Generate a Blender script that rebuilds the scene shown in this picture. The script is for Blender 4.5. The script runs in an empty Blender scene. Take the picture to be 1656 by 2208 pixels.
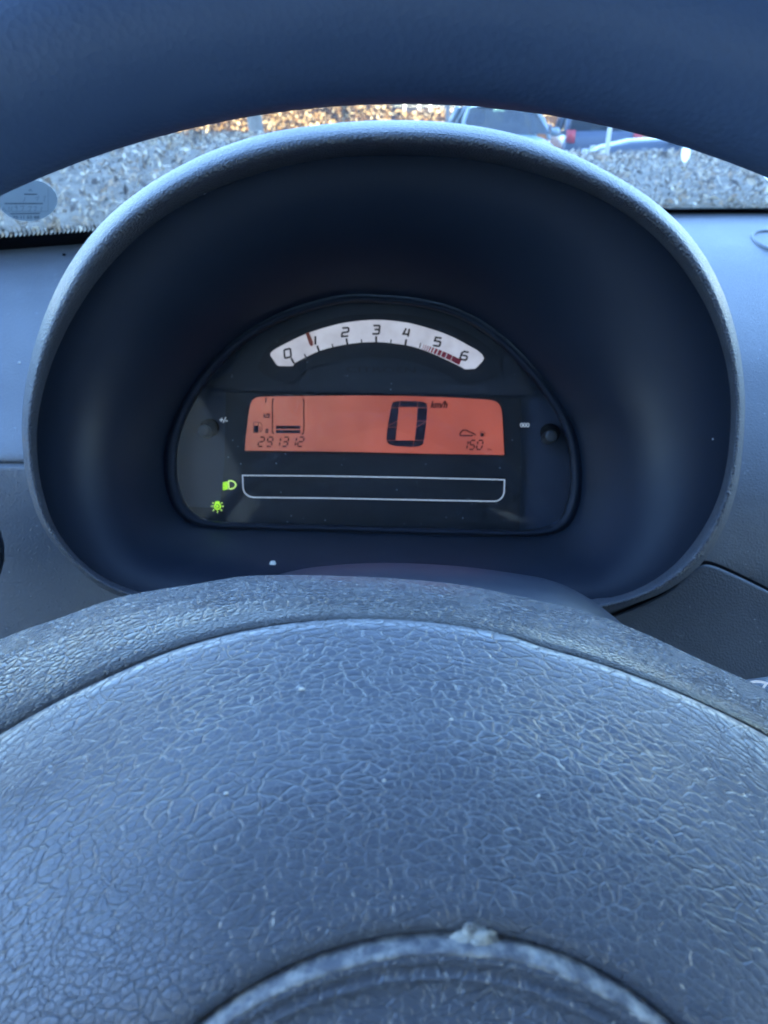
import bpy, bmesh, math, random
from mathutils import Vector, Matrix, noise
random.seed(7)
R = math.radians
scene = bpy.context.scene
COL = scene.collection

# ------------------------------------------------------------------ camera, sky, sun, exposure
PITCH = R(27.0)
F = 1668.0                                   # focal length in photograph pixels (1656 x 2208)
CAM = Vector((0.0, 0.0, 1.20))
AX = Vector((0, math.cos(PITCH), -math.sin(PITCH)))
UP = Vector((0, math.sin(PITCH), math.cos(PITCH)))
cd = bpy.data.cameras.new('camera'); cam = bpy.data.objects.new('camera', cd); COL.objects.link(cam)
cam.location = CAM; cam.rotation_euler = (math.pi / 2 - PITCH, 0, 0)
cd.sensor_fit = 'VERTICAL'; cd.sensor_height = 36.0; cd.lens = 18.0 * F / 1104.0
cd.clip_start = 0.01; cd.clip_end = 3000
cd.dof.use_dof = True; cd.dof.focus_distance = 0.21; cd.dof.aperture_fstop = cd.lens / 0.9
scene.camera = cam
SUN_EL, SUN_AZ = 24.0, 192.0                 # degrees; azimuth clockwise from +Y (behind the driver)
world = bpy.data.worlds.new('World'); scene.world = world; world.use_nodes = True
wn = world.node_tree.nodes; wl = world.node_tree.links
sky = wn.new('ShaderNodeTexSky'); sky.sky_type = 'NISHITA'; sky.sun_disc = False
sky.sun_elevation = R(SUN_EL); sky.sun_rotation = R(SUN_AZ); sky.air_density = 1.0; sky.dust_density = 0.0; sky.ozone_density = 4.0
wn['Background'].inputs['Strength'].default_value = 0.15
wl.new(sky.outputs[0], wn['Background'].inputs['Color'])
sl = bpy.data.lights.new('sun', 'SUN'); sl.energy = 2.0; sl.angle = R(0.5); sl.color = (1.0, 0.86, 0.66)
so = bpy.data.objects.new('sun', sl); COL.objects.link(so); so.location = (0, -20, 30)
sdir = Vector((math.sin(R(SUN_AZ)) * math.cos(R(SUN_EL)), math.cos(R(SUN_AZ)) * math.cos(R(SUN_EL)), math.sin(R(SUN_EL))))
so.rotation_euler = sdir.to_track_quat('Z', 'Y').to_euler()
scene.view_settings.view_transform = 'Standard'; scene.view_settings.look = 'None'
scene.view_settings.gamma = 1.0; scene.view_settings.use_curve_mapping = False
scene.view_settings.exposure = 4.0
scene.render.engine = 'CYCLES'
try:
    scene.cycles.use_denoising = True; scene.cycles.max_bounces = 5; scene.cycles.use_adaptive_sampling = True; scene.cycles.adaptive_threshold = 0.012; scene.cycles.transparent_max_bounces = 12
    scene.cycles.sample_clamp_indirect = 8.0
except Exception: pass

# ------------------------------------------------------------------ helpers
def P(px, py, d):                            # a point seen at photograph pixel (px, py), d metres along the view axis
    return CAM + Vector(((px - 828) / F * d, 0, 0)) + UP * ((1104 - py) / F * d) + AX * d
def PM(x, u, d):                             # metric: right, up, depth
    return CAM + Vector((x, 0, 0)) + UP * u + AX * d
def to_px(v):
    w = v - CAM; d = w.dot(AX)
    return 828 + w.x / d * F, 1104 - w.dot(UP) / d * F, d
def empty(name, loc, label=None, cat=None, group=None, kind=None):
    o = bpy.data.objects.new(name, None); COL.objects.link(o); o.location = loc; o.empty_display_size = 0.01
    tag(o, label, cat, group, kind); return o
def tag(o, label=None, cat=None, group=None, kind=None):
    if label: o['label'] = label
    if cat: o['category'] = cat
    if group: o['group'] = group
    if kind: o['kind'] = kind
    return o
def root_loc(p):
    v = Vector((0, 0, 0))
    while p is not None:
        v += p.location; p = p.parent
    return v
def mk(name, verts, faces, mat, parent=None, smooth=True, recalc=True, autosmooth=None):
    me = bpy.data.meshes.new(name)
    verts = [Vector(v) for v in verts]
    if parent is None:
        xs = [v.x for v in verts]; ys = [v.y for v in verts]; zs = [v.z for v in verts]
        org = Vector(((min(xs) + max(xs)) / 2, (min(ys) + max(ys)) / 2, min(zs)))
    else:
        org = root_loc(parent)
    me.from_pydata([v - org for v in verts], [], faces)
    if recalc:
        bm = bmesh.new(); bm.from_mesh(me); bmesh.ops.recalc_face_normals(bm, faces=bm.faces); bm.to_mesh(me); bm.free()
    me.update()
    if smooth:
        me.polygons.foreach_set('use_smooth', [True] * len(me.polygons))
    if autosmooth:
        bm = bmesh.new(); bm.from_mesh(me)
        for e in bm.edges:
            if len(e.link_faces) == 2 and e.calc_face_angle(0) > R(autosmooth): e.smooth = False
        bm.to_mesh(me); bm.free()
    o = bpy.data.objects.new(name, me); COL.objects.link(o)
    if mat: me.materials.append(mat)
    if parent is None: o.location = org
    else: o.parent = parent
    return o
def grid(rows, closed=False):
    n = len(rows[0]); v = [p for r in rows for p in r]; f = []
    for i in range(len(rows) - 1):
        for j in range(n if closed else n - 1):
            k = (j + 1) % n
            f.append((i * n + j, i * n + k, (i + 1) * n + k, (i + 1) * n + j))
    return v, f
class MB:                                    # collects pieces of ONE part
    def __init__(s): s.v = []; s.f = []
    def add(s, v, f):
        b = len(s.v); s.v += [Vector(x) for x in v]; s.f += [tuple(i + b for i in q) for q in f]; return s
    def box(s, c, size, m=None):
        c = Vector(c); h = Vector(size) / 2
        vs = [Vector((x * h.x, y * h.y, z * h.z)) for x in (-1, 1) for y in (-1, 1) for z in (-1, 1)]
        if m: vs = [m @ v for v in vs]
        return s.add([c + v for v in vs], [(0, 1, 3, 2), (4, 6, 7, 5), (0, 4, 5, 1), (2, 3, 7, 6), (0, 2, 6, 4), (1, 5, 7, 3)])
    def tube(s, pts, rad, n=12, cap=True):
        pts = [Vector(p) for p in pts]; rings = []
        for i, p in enumerate(pts):
            t = (pts[min(i + 1, len(pts) - 1)] - pts[max(i - 1, 0)]).normalized()
            a = t.cross(Vector((0.13, 0.21, 0.97)) if abs(t.z) < 0.9 else Vector((1, 0.1, 0))).normalized(); b = t.cross(a)
            r = rad[i] if isinstance(rad, (list, tuple)) else rad
            rings.append([p + a * math.cos(2 * math.pi * k / n) * r + b * math.sin(2 * math.pi * k / n) * r for k in range(n)])
        v, f = grid(rings, True)
        if cap: f = f + [tuple(range(n)), tuple(range(len(v) - n, len(v)))]
        return s.add(v, f)
    def build(s, name, mat, parent=None, **k): return mk(name, s.v, s.f, mat, parent, **k)
def star(pts, cx, cy):                       # radius as a smooth function of angle through control points (star shaped outline)
    c = sorted((math.atan2(cy - y, x - cx) % (2 * math.pi), math.hypot(x - cx, y - cy)) for x, y in pts); n = len(c)
    def ev(a):
        a %= 2 * math.pi; i = -1
        for k in range(n):
            if c[k][0] <= a: i = k
        def g(k):
            q, k2 = divmod(k, n); return c[k2][0] + 2 * math.pi * q, c[k2][1]
        (a0, r0), (a1, r1), (a2, r2), (a3, r3) = g(i - 1), g(i), g(i + 1), g(i + 2)
        m1 = (r2 - r0) / (a2 - a0); m2 = (r3 - r1) / (a3 - a1); h = a2 - a1; t = (a - a1) / h
        return (2*t**3 - 3*t*t + 1) * r1 + (t**3 - 2*t*t + t) * h * m1 + (-2*t**3 + 3*t*t) * r2 + (t**3 - t*t) * h * m2
    return ev
def spline1(pts):                            # y as a smooth function of x
    pts = sorted(pts); n = len(pts)
    def ev(x):
        if x <= pts[0][0]:
            s = (pts[1][1] - pts[0][1]) / (pts[1][0] - pts[0][0]); return pts[0][1] + s * (x - pts[0][0])
        if x >= pts[-1][0]:
            s = (pts[-1][1] - pts[-2][1]) / (pts[-1][0] - pts[-2][0]); return pts[-1][1] + s * (x - pts[-1][0])
        i = max(k for k in range(n - 1) if pts[k][0] <= x)
        g = lambda k: pts[min(max(k, 0), n - 1)]
        x1, y1 = g(i); x2, y2 = g(i + 1); h = x2 - x1
        m1 = (y2 - g(i - 1)[1]) / (x2 - g(i - 1)[0]); m2 = (g(i + 2)[1] - y1) / (g(i + 2)[0] - x1); t = (x - x1) / h
        return (2*t**3 - 3*t*t + 1) * y1 + (t**3 - 2*t*t + t) * h * m1 + (-2*t**3 + 3*t*t) * y2 + (t**3 - t*t) * h * m2
    return ev
def smooth(a, b, x):
    t = min(max((x - a) / (b - a), 0), 1); return t * t * (3 - 2 * t)

# ------------------------------------------------------------------ materials
def mat(name, col, rough=0.5, spec=0.5, emit=None, estr=0.0, metal=0.0):
    m = bpy.data.materials.new(name); m.use_nodes = True
    b = m.node_tree.nodes['Principled BSDF']
    b.inputs['Base Color'].default_value = (*col, 1); b.inputs['Roughness'].default_value = rough
    b.inputs['Specular IOR Level'].default_value = spec; b.inputs['Metallic'].default_value = metal
    if emit: b.inputs['Emission Color'].default_value = (*emit, 1); b.inputs['Emission Strength'].default_value = estr
    return m
class N:                                     # tiny node helper
    def __init__(s, m): s.t = m.node_tree; s.b = s.t.nodes['Principled BSDF']; s.co = s.new('ShaderNodeTexCoord').outputs['Object']
    def new(s, k, **kw):
        n = s.t.nodes.new(k)
        for a, v in kw.items(): setattr(n, a, v)
        return n
    def set(s, n, **kw):
        for a, v in kw.items():
            i = n.inputs[a.replace('_', ' ')]
            if hasattr(v, 'is_linked') or hasattr(v, 'links'): s.t.links.new(v, i)
            else: i.default_value = v
        return n
    def noise(s, scale, detail=3, co=None, rough=0.5): return s.set(s.new('ShaderNodeTexNoise'), Vector=co or s.co, Scale=scale, Detail=detail, Roughness=rough).outputs['Fac']
    def math(s, op, a, b=None):
        n = s.new('ShaderNodeMath', operation=op)
        for i, x in enumerate((a, b)):
            if x is None: continue
            if hasattr(x, 'links'): s.t.links.new(x, n.inputs[i])
            else: n.inputs[i].default_value = x
        return n.outputs[0]
    def ramp(s, f, lo, hi, a=0.0, b=1.0):
        n = s.new('ShaderNodeMapRange'); s.set(n, Value=f, From_Min=lo, From_Max=hi, To_Min=a, To_Max=b); return n.outputs[0]
    def mix(s, f, a, b):
        n = s.new('ShaderNodeMix', data_type='RGBA')
        for i, x in ((0, f), (6, a), (7, b)):
            if hasattr(x, 'links'): s.t.links.new(x, n.inputs[i])
            else: n.inputs[i].default_value = x if i == 0 else (*x, 1)
        return n.outputs[2]
    def map(s, sc, rot=(0, 0, 0)):
        n = s.new('ShaderNodeMapping'); s.t.links.new(s.co, n.inputs['Vector'])
        n.inputs['Scale'].default_value = sc; n.inputs['Rotation'].default_value = rot; return n.outputs[0]
    def warp(s, co, scale, amt):
        nz = s.set(s.new('ShaderNodeTexNoise'), Vector=co, Scale=scale, Detail=2.0)
        sub = s.new('ShaderNodeVectorMath', operation='SUBTRACT'); s.t.links.new(nz.outputs['Color'], sub.inputs[0]); sub.inputs[1].default_value = (.5, .5, .5)
        sc = s.new('ShaderNodeVectorMath', operation='SCALE'); s.t.links.new(sub.outputs[0], sc.inputs[0]); sc.inputs['Scale'].default_value = amt
        ad = s.new('ShaderNodeVectorMath', operation='ADD'); s.t.links.new(co, ad.inputs[0]); s.t.links.new(sc.outputs[0], ad.inputs[1]); return ad.outputs[0]
    def edge(s, co, scale, rnd=1.0): return s.set(s.new('ShaderNodeTexVoronoi', feature='DISTANCE_TO_EDGE'), Vector=co, Scale=scale, Randomness=rnd).outputs['Distance']
    def bump(s, h, dist, strength=1.0, prev=None):
        n = s.new('ShaderNodeBump'); s.set(n, Height=h, Distance=dist, Strength=strength)
        if prev: s.t.links.new(prev, n.inputs['Normal'])
        return n.outputs[0]
    def out(s, **kw): s.set(s.b, **kw)

def leather(name, col, cell, depth, rough=0.42, dust=0.25, thin=0.09, pillow=0.35, speck_amt=0.25, aspect=0.55, wander=1.6, micro=.2):
    """embossed vinyl; laid out on the part's own UV map, which is in metres (u along the part, v across it)"""
    m = mat(name, col, rough); n = N(m); uv = n.new('ShaderNodeTexCoord').outputs['UV']
    def mp(sx, sy, rot):
        q = n.new('ShaderNodeMapping'); n.t.links.new(uv, q.inputs['Vector']); q.inputs['Scale'].default_value = (sx, sy, 1); q.inputs['Rotation'].default_value = (0, 0, rot); return q.outputs[0]
    def edge2(co, sc): return n.set(n.new('ShaderNodeTexVoronoi', feature='DISTANCE_TO_EDGE', voronoi_dimensions='2D'), Vector=co, Scale=sc).outputs['Distance']
    co = n.warp(mp(aspect, 1, 0), 0.16 / cell, cell * wander * 1.6); co = n.warp(co, 1.1 / cell, cell * 0.55)
    d1 = edge2(co, 1 / cell); e1 = n.ramp(d1, 0.0, thin)
    co2 = n.warp(mp(aspect * 1.3, 0.9, 0.75), 0.5 / cell, cell * 0.9)
    e2 = n.ramp(edge2(co2, 1.7 / cell), 0.0, thin)
    pn = n.set(n.new('ShaderNodeTexNoise'), Vector=uv, Scale=0.13 / cell, Detail=2.0).outputs['Fac']; patch = n.ramp(pn, 0.36, 0.64)
    h = n.math('ADD', n.math('MULTIPLY', e1, n.ramp(patch, 0, 1, 0.3, 1.0)), n.math('MULTIPLY', e2, n.ramp(patch, 0, 1, 0.6, 0.25)))
    h = n.math('ADD', h, n.math('MULTIPLY', n.ramp(d1, 0.0, 0.4), pillow))
    h = n.math('ADD', h, n.math('MULTIPLY', n.noise(3.5 / cell, 1), micro))
    nor = n.bump(h, depth)
    crease = n.math('MULTIPLY', n.math('SUBTRACT', 1.0, n.math('MINIMUM', e1, n.ramp(e2, 0, 1, 0.4, 1))), n.ramp(pn, 0.3, 0.65, dust * 0.25, dust))
    speck = n.ramp(n.noise(2600, 1), 0.74, 0.80, 0, speck_amt)
    c = n.mix(n.math('MAXIMUM', crease, speck), col, (0.36, 0.40, 0.46))
    n.out(Normal=nor, Base_Color=c, Roughness=n.ramp(pn, 0.3, 0.7, rough + 0.06, rough - 0.05))
    return m
def set_uv(o, uvs):
    L = o.data.uv_layers.new(name='UVMap')
    for lp_ in o.data.loops: L.data[lp_.index].uv = uvs[lp_.vertex_index]
    return o
def grained(name, col, grain, depth, rough=0.5, dust=0.0, dots=False, spec=0.5, warp=True):
    m = mat(name, col, rough, spec); n = N(m)
    v = n.set(n.new('ShaderNodeTexVoronoi', feature='F1'), Vector=n.warp(n.co, 1 / grain, grain * 0.5) if warp else n.co, Scale=1 / grain).outputs['Distance']
    nor = n.bump(v, depth)
    big = n.noise(9, 4)
    base = n.mix(n.ramp(big, 0.3, 0.7), col, tuple(min(1, x * 1.18 + 0.002) for x in col))
    if dust:
        sp = n.set(n.new('ShaderNodeTexVoronoi', feature='F1'), Vector=n.co, Scale=190.0).outputs['Distance']
        f = n.math('MULTIPLY', n.ramp(sp, 0.11, 0.07), n.ramp(n.noise(45, 2), 0.48, 0.62))
        f = n.math('MAXIMUM', n.math('MULTIPLY', f, 0.6), n.ramp(n.noise(14, 5, rough=0.7), 0.5, 0.8, 0, dust))
        base = n.mix(f, base, (0.40, 0.44, 0.49))
    if dots:
        sp = n.set(n.new('ShaderNodeTexVoronoi', feature='F1'), Vector=n.co, Scale=300.0).outputs['Distance']
        nor = n.bump(n.ramp(sp, 0.22, 0.08), 0.0003, 0.9, nor)
    n.out(Normal=nor, Base_Color=base, Roughness=n.ramp(big, 0.3, 0.7, rough - 0.05, rough + 0.07)); return m
M = {}
M['leather'] = leather('airbag vinyl', (0.084, 0.095, 0.122), 0.0017, 0.00023, 0.27, dust=0.13, thin=0.075, aspect=.55, pillow=0.14, wander=2.4, micro=.12)
M['shell'] = leather('wheel shell vinyl', (0.076, 0.087, 0.112), 0.0009, 0.00028, 0.25, dust=0.05, aspect=.5, thin=0.18, pillow=0.6, speck_amt=0.45)
M['rim'] = grained('wheel rim vinyl', (0.048, 0.080, 0.150), 0.0012, 0.00008, 0.46)
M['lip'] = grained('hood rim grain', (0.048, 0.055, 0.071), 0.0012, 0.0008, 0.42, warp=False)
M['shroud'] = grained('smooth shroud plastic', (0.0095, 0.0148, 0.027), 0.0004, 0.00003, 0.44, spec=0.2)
M['dash'] = grained('dash plastic', (0.098, 0.109, 0.126), 0.0012, 0.00022, 0.42, dust=0.12)
M['dash_low'] = grained('lower dash plastic', (0.098, 0.109, 0.126), 0.0016, 0.0002, 0.45, dust=0.14, dots=True)
M['knee'] = grained('knee panel plastic', (0.038, 0.047, 0.063), 0.0011, 0.0002, 0.5, dust=0.06)
M['black'] = mat('matt black', (0.004, 0.005, 0.008), 0.9, 0.1)
M['mask'] = grained('instrument mask', (0.004, 0.0065, 0.013), 0.0005, 0.00005, 0.5, dust=0.03)
M['mask2'] = grained('tachometer bezel', (0.017, 0.022, 0.033), 0.0006, 0.00005, 0.55, dust=0.03)
M['pocket'] = grained('side pocket plastic', (0.022, 0.033, 0.06), 0.0006, 0.00004, 0.45)
M['ink'] = mat('black print', (0.012, 0.011, 0.014), 0.5)
M['lcdink'] = mat('liquid crystal segment', (0.022, 0.014, 0.03), 0.45)
M['lcdink2'] = mat('liquid crystal thin segment', (0.028, 0.008, 0.012), 0.6, 0.2)
M['white'] = mat('lit white print', (0.72, 0.75, 0.78), 0.5, emit=(0.7, 0.78, 0.85), estr=0.022)
M['redink'] = mat('red print', (0.45, 0.03, 0.05), 0.5)
M['needle'] = mat('needle plastic', (0.48, 0.09, 0.05), 0.4)
M['green'] = mat('green lamp', (0.2, 0.5, 0.02), 0.5, emit=(0.42, 0.95, 0.02), estr=0.06)
M['green2'] = mat('pale green lamp', (0.3, 0.5, 0.1), 0.5, emit=(0.62, 1.0, 0.25), estr=0.062)
M['knob'] = mat('knob plastic', (0.045, 0.05, 0.058), 0.4)
M['lint'] = mat('pale lint', (0.7, 0.7, 0.66), 0.8)
def tach_mat():
    m = mat('tachometer scale', (0.7, 0.66, 0.66), 0.5); n = N(m)
    c = n.mix(n.ramp(n.noise(90, 4), 0.35, 0.7), (0.74, 0.70, 0.72), (0.60, 0.55, 0.56))
    n.out(Base_Color=c, Emission_Color=c, Emission_Strength=0.032); return m
M['tach'] = tach_mat()
def lcd_mat():
    m = mat('backlit display', (0.10, 0.03, 0.025), 0.35); n = N(m)
    sx = n.new('ShaderNodeSeparateXYZ'); n.t.links.new(n.co, sx.inputs[0])
    g = n.ramp(sx.outputs['X'], -0.075, 0.02)
    c = n.mix(g, (0.51, 0.205, 0.155), (0.54, 0.118, 0.080))
    sp = n.set(n.new('ShaderNodeTexVoronoi', feature='F1'), Vector=n.co, Scale=330.0).outputs['Distance']
    dust = n.math('MULTIPLY', n.ramp(sp, 0.22, 0.10), n.ramp(n.noise(90, 3), 0.50, 0.62))
    c = n.mix(n.math('MULTIPLY', dust, 0.7), c, (0.95, 0.48, 0.32))
    c = n.mix(n.ramp(n.noise(300, 3), 0.35, 0.65, 0, .5), c, (0.47, 0.11, 0.085))
    n.out(Emission_Color=c, Emission_Strength=n.ramp(n.noise(28, 3), .3, .7, .033, .050)); return m
M['lcd'] = lcd_mat()
def glass_mat(name, tint, refl, rough, haze=0.0):
    m = bpy.data.materials.new(name); m.use_nodes = True; t = m.node_tree; t.nodes.remove(t.nodes['Principled BSDF'])
    out = t.nodes['Material Output']; tr = t.nodes.new('ShaderNodeBsdfTransparent'); tr.inputs[0].default_value = (*tint, 1)
    gl = t.nodes.new('ShaderNodeBsdfGlossy'); gl.inputs['Roughness'].default_value = rough
    fr = t.nodes.new('ShaderNodeFresnel'); fr.inputs[0].default_value = 1.5
    mu = t.nodes.new('ShaderNodeMath'); mu.operation = 'MULTIPLY'; mu.inputs[1].default_value = refl; t.links.new(fr.outputs[0], mu.inputs[0])
    mx = t.nodes.new('ShaderNodeMixShader'); t.links.new(mu.outputs[0], mx.inputs[0]); t.links.new(tr.outputs[0], mx.inputs[1]); t.links.new(gl.outputs[0], mx.inputs[2])
    last = mx
    if haze:
        df = t.nodes.new('ShaderNodeBsdfDiffuse'); df.inputs[0].default_value = (0.7, 0.72, 0.75, 1)
        m2 = t.nodes.new('ShaderNodeMixShader'); m2.inputs[0].default_value = haze; t.links.new(mx.outputs[0], m2.inputs[1]); t.links.new(df.outputs[0], m2.inputs[2]); last = m2
    t.links.new(last.outputs[0], out.inputs['Surface']); return m
M['lens'] = glass_mat('clear acrylic lens', (0.94, 0.95, 0.96), 0.5, 0.05)
M['screen'] = glass_mat('windscreen glass', (0.93, 0.97, 0.96), 0.4, 0.0)
M['carglass'] = glass_mat('car window glass', (0.16, 0.24, 0.26), 0.14, 0.02)

# ------------------------------------------------------------------ the setting: ground, bank, litter
def bank(x, y):
    h = 1.0 - 0.21 * smooth(0.4, 2.0, x)
    return h * smooth(2.2, 9.2, y) * (1 - smooth(10.2, 12.5, y)) + 0.05 * noise.noise(Vector((x * 0.8, y * 0.8, 0))) * smooth(2, 4, y)
def ground_mat():
    m = mat('leaf strewn earth', (0.12, 0.11, 0.10), 0.9); n = N(m)
    c = n.mix(n.ramp(n.noise(5, 6, rough=0.7), 0.35, 0.65), (0.15, 0.125, 0.095), (0.36, 0.31, 0.24))
    n.out(Base_Color=c, Normal=n.bump(n.noise(12, 5), 0.03)); return m
def cuts(a, b, n): return [a + (b - a) * i / n for i in range(n + 1)]
xs = [-400, -120, -50, -25] + cuts(-14, 14, 80) + [25, 50, 120, 400]
ys = [-400, -60, -12, -2] + cuts(0, 15, 60) + [22, 30, 60, 140, 900]
rows = [[Vector((x, y, bank(x, y) if y > 0 else 0)) for x in xs] for y in ys]
v, f = grid(rows); tag(mk('ground', v, f, ground_mat()), kind='structure')
def leaf_cloud(name, pts, mats, parent=None, kind='stuff', up=0.0, thin=.5):
    V = []; Fc = []; idx = []
    for p, s in pts:
        q = Vector((random.gauss(0, 1), random.gauss(0, 1), random.gauss(0, 1) + up)).normalized()
        a = q.orthogonal().normalized(); a = Matrix.Rotation(random.uniform(0, 6.28), 3, q) @ a; b = q.cross(a)
        k = len(V); w = s * random.choice((0.5, 0.35, thin, thin * 1.8))
        V += [p + a * s, p + b * w + q * s * 0.15, p - a * s, p - b * w + q * s * 0.15]; Fc.append((k, k + 1, k + 2, k + 3)); idx.append(random.randrange(len(mats)))
    o = mk(name, V, Fc, None, parent, smooth=False, recalc=False)
    for m in mats: o.data.materials.append(m)
    o.data.polygons.foreach_set('material_index', idx)
    if kind: o['kind'] = kind
    return o
litter = [mat('fallen leaf', c, 0.7) for c in ((0.58, 0.48, 0.35), (0.36, 0.27, 0.18), (0.80, 0.72, 0.58), (0.46, 0.32, 0.20), (0.12, 0.09, 0.07), (0.20, 0.15, 0.10), (0.10, 0.08, 0.06))]
pts = []
for i in range(38000):
    y = random.uniform(3.4, 10.6); x = random.uniform(-1, 1) * (y * 0.62 + 0.6)
    pts.append((Vector((x, y, bank(x, y) + random.uniform(0.005, 0.06))), random.choice((.014, .018, .022, .03, .045)) * random.uniform(.8, 1.3)))
tag(leaf_cloud('fallen_leaves', pts, litter, up=0.5, thin=.1), 'pale dead leaves and twigs littering the bank beyond the windscreen', 'leaf litter')
# ------------------------------------------------------------------ beyond: unseen block added behind the car to shade it, hedge, fence, trees
bm_ = mat('shade block wall', (0.45, 0.42, 0.38), 0.9); rf = mat('shade block roof', (0.2, 0.09, 0.06), 0.8)
b = empty('unseen_shade_block', (0, -16, 0), 'long unseen block added behind the car for its shade', 'shade block')
MB().box((0, -19, 8.65), (90, 6, 17.3)).build('wall', bm_, b, smooth=False)
MB().add([(-46, -22.6, 17.3), (46, -22.6, 17.3), (46, -15.4, 17.3), (-46, -15.4, 17.3), (-46, -19, 18.9), (46, -19, 18.9)],
         [(0, 1, 5, 4), (2, 3, 4, 5), (0, 4, 3), (1, 2, 5), (3, 2, 1, 0)]).build('roof', rf, b, smooth=False)
gold = [mat('dry beech leaf', c, 0.9, 0.08) for c in ((0.38, 0.25, 0.10), (0.48, 0.35, 0.17), (0.24, 0.13, 0.045), (0.58, 0.46, 0.27))]
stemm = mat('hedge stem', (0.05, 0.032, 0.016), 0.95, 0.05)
def hedge(x0, x1, y, h, label, n):
    e = empty('beech_hedge', ((x0 + x1) / 2, y, 0), label, 'hedge', 'clipped beech hedges at the far side')
    pts = []
    for i in range(n):
        x = random.uniform(x0, x1); z = random.uniform(0.25, 1) ** 0.8 * h * (0.95 + 0.08 * noise.noise(Vector((x * 1.3, y, 0))))
        yy = y + random.uniform(-1, 1) * 0.42 * (1 - 0.3 * (z / h)) + 0.12 * noise.noise(Vector((x * 2, z * 2, 3)))
        pts.append((Vector((x, yy, z)), random.uniform(0.035, 0.075)))
    leaf_cloud('foliage', pts, gold, e)
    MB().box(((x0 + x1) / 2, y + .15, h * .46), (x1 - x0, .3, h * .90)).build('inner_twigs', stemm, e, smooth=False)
    mb = MB()
    for i in range(int((x1 - x0) * 3)):
        x = random.uniform(x0, x1); mb.tube([(x, y, 0), (x + random.uniform(-.1, .1), y, h * .5), (x + random.uniform(-.2, .2), y, h * .9)], [0.022, 0.015, 0.005], 5)
    mb.build('stems', stemm, e)['kind'] = 'stuff'
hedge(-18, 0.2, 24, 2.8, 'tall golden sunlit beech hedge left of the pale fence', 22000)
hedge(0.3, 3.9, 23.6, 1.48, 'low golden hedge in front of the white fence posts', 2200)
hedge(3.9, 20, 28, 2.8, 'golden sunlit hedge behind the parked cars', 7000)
bark = mat('grey bark', (0.30, 0.30, 0.31), 0.9); nb = N(bark); nb.out(Normal=nb.bump(nb.noise(14, 5, nb.map((1, 1, 0.25))), 0.03), Base_Color=nb.mix(nb.noise(9, 4), (0.16, 0.14, 0.12), (0.34, 0.31, 0.27)))
twig = mat('twig', (0.2, 0.18, 0.17), 0.9)
def bare_tree(x, y, r, h, label):
    e = empty('bare_tree', (x, y, 0), label, 'tree', 'bare trees at the hedge')
    MB().tube([(x + 0.05 * math.sin(i * 1.7), y + 0.05 * math.cos(i * 1.3), h * i / 8) for i in range(9)], [r * (1.15 - 0.11 * i) for i in range(9)], 14).build('trunk', bark, e)
    mb = MB()
    for i in range(26):
        a = random.uniform(0, 6.28); z = h * random.uniform(0.45, 1.0); L = random.uniform(0.8, 2.0)
        p = Vector((x, y, z)); q = p + Vector((math.cos(a), math.sin(a), 0.8)) * L * 0.5; w = q + Vector((math.cos(a + .4), math.sin(a + .4), 0.9)) * L * 0.5
        mb.tube([p, q, w], [r * 0.3, r * 0.18, 0.01], 6)
        for k in range(4):
            t = q.lerp(w, random.random()); mb.tube([t, t + Vector((random.uniform(-.5, .5), random.uniform(-.5, .5), random.uniform(.1, .6)))], [0.012, 0.003], 4)
    mb.build('crown', twig, e)['kind'] = 'stuff'
def wx(px, Y, z=1.2): return (px - 828) / F * (Y * math.cos(PITCH) + (1.2 - z) * math.sin(PITCH))
bare_tree(wx(546, 17), 17, 0.15, 7, 'thick grey bare trunk in front of the golden hedge')
bare_tree(wx(966, 18), 18, 0.055, 5, 'slim grey trunk beside the parked silver car')
wp = mat('white painted wood', (0.70, 0.69, 0.66), 0.6); gw = mat('grey board', (0.022, 0.024, 0.03), 0.9)
e = empty('picket_fence', (wx(915, 25), 25, 0), 'pale fence with sunlit white posts behind the low hedge', 'fence')
for i, px in enumerate((829, 838, 872, 903, 927, 961, 999, 1022)):
    h = 1.72 + 0.08 * random.random(); MB().box((wx(px, 25), 24.93, h / 2), (0.07, 0.06, h)).build('post', wp, e, smooth=False)
for k in range(8): MB().box((wx(925, 25), 25.02, 0.2 + k * 0.2), (3.7, 0.03, 0.196)).build('board', gw, e, smooth=False)

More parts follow.
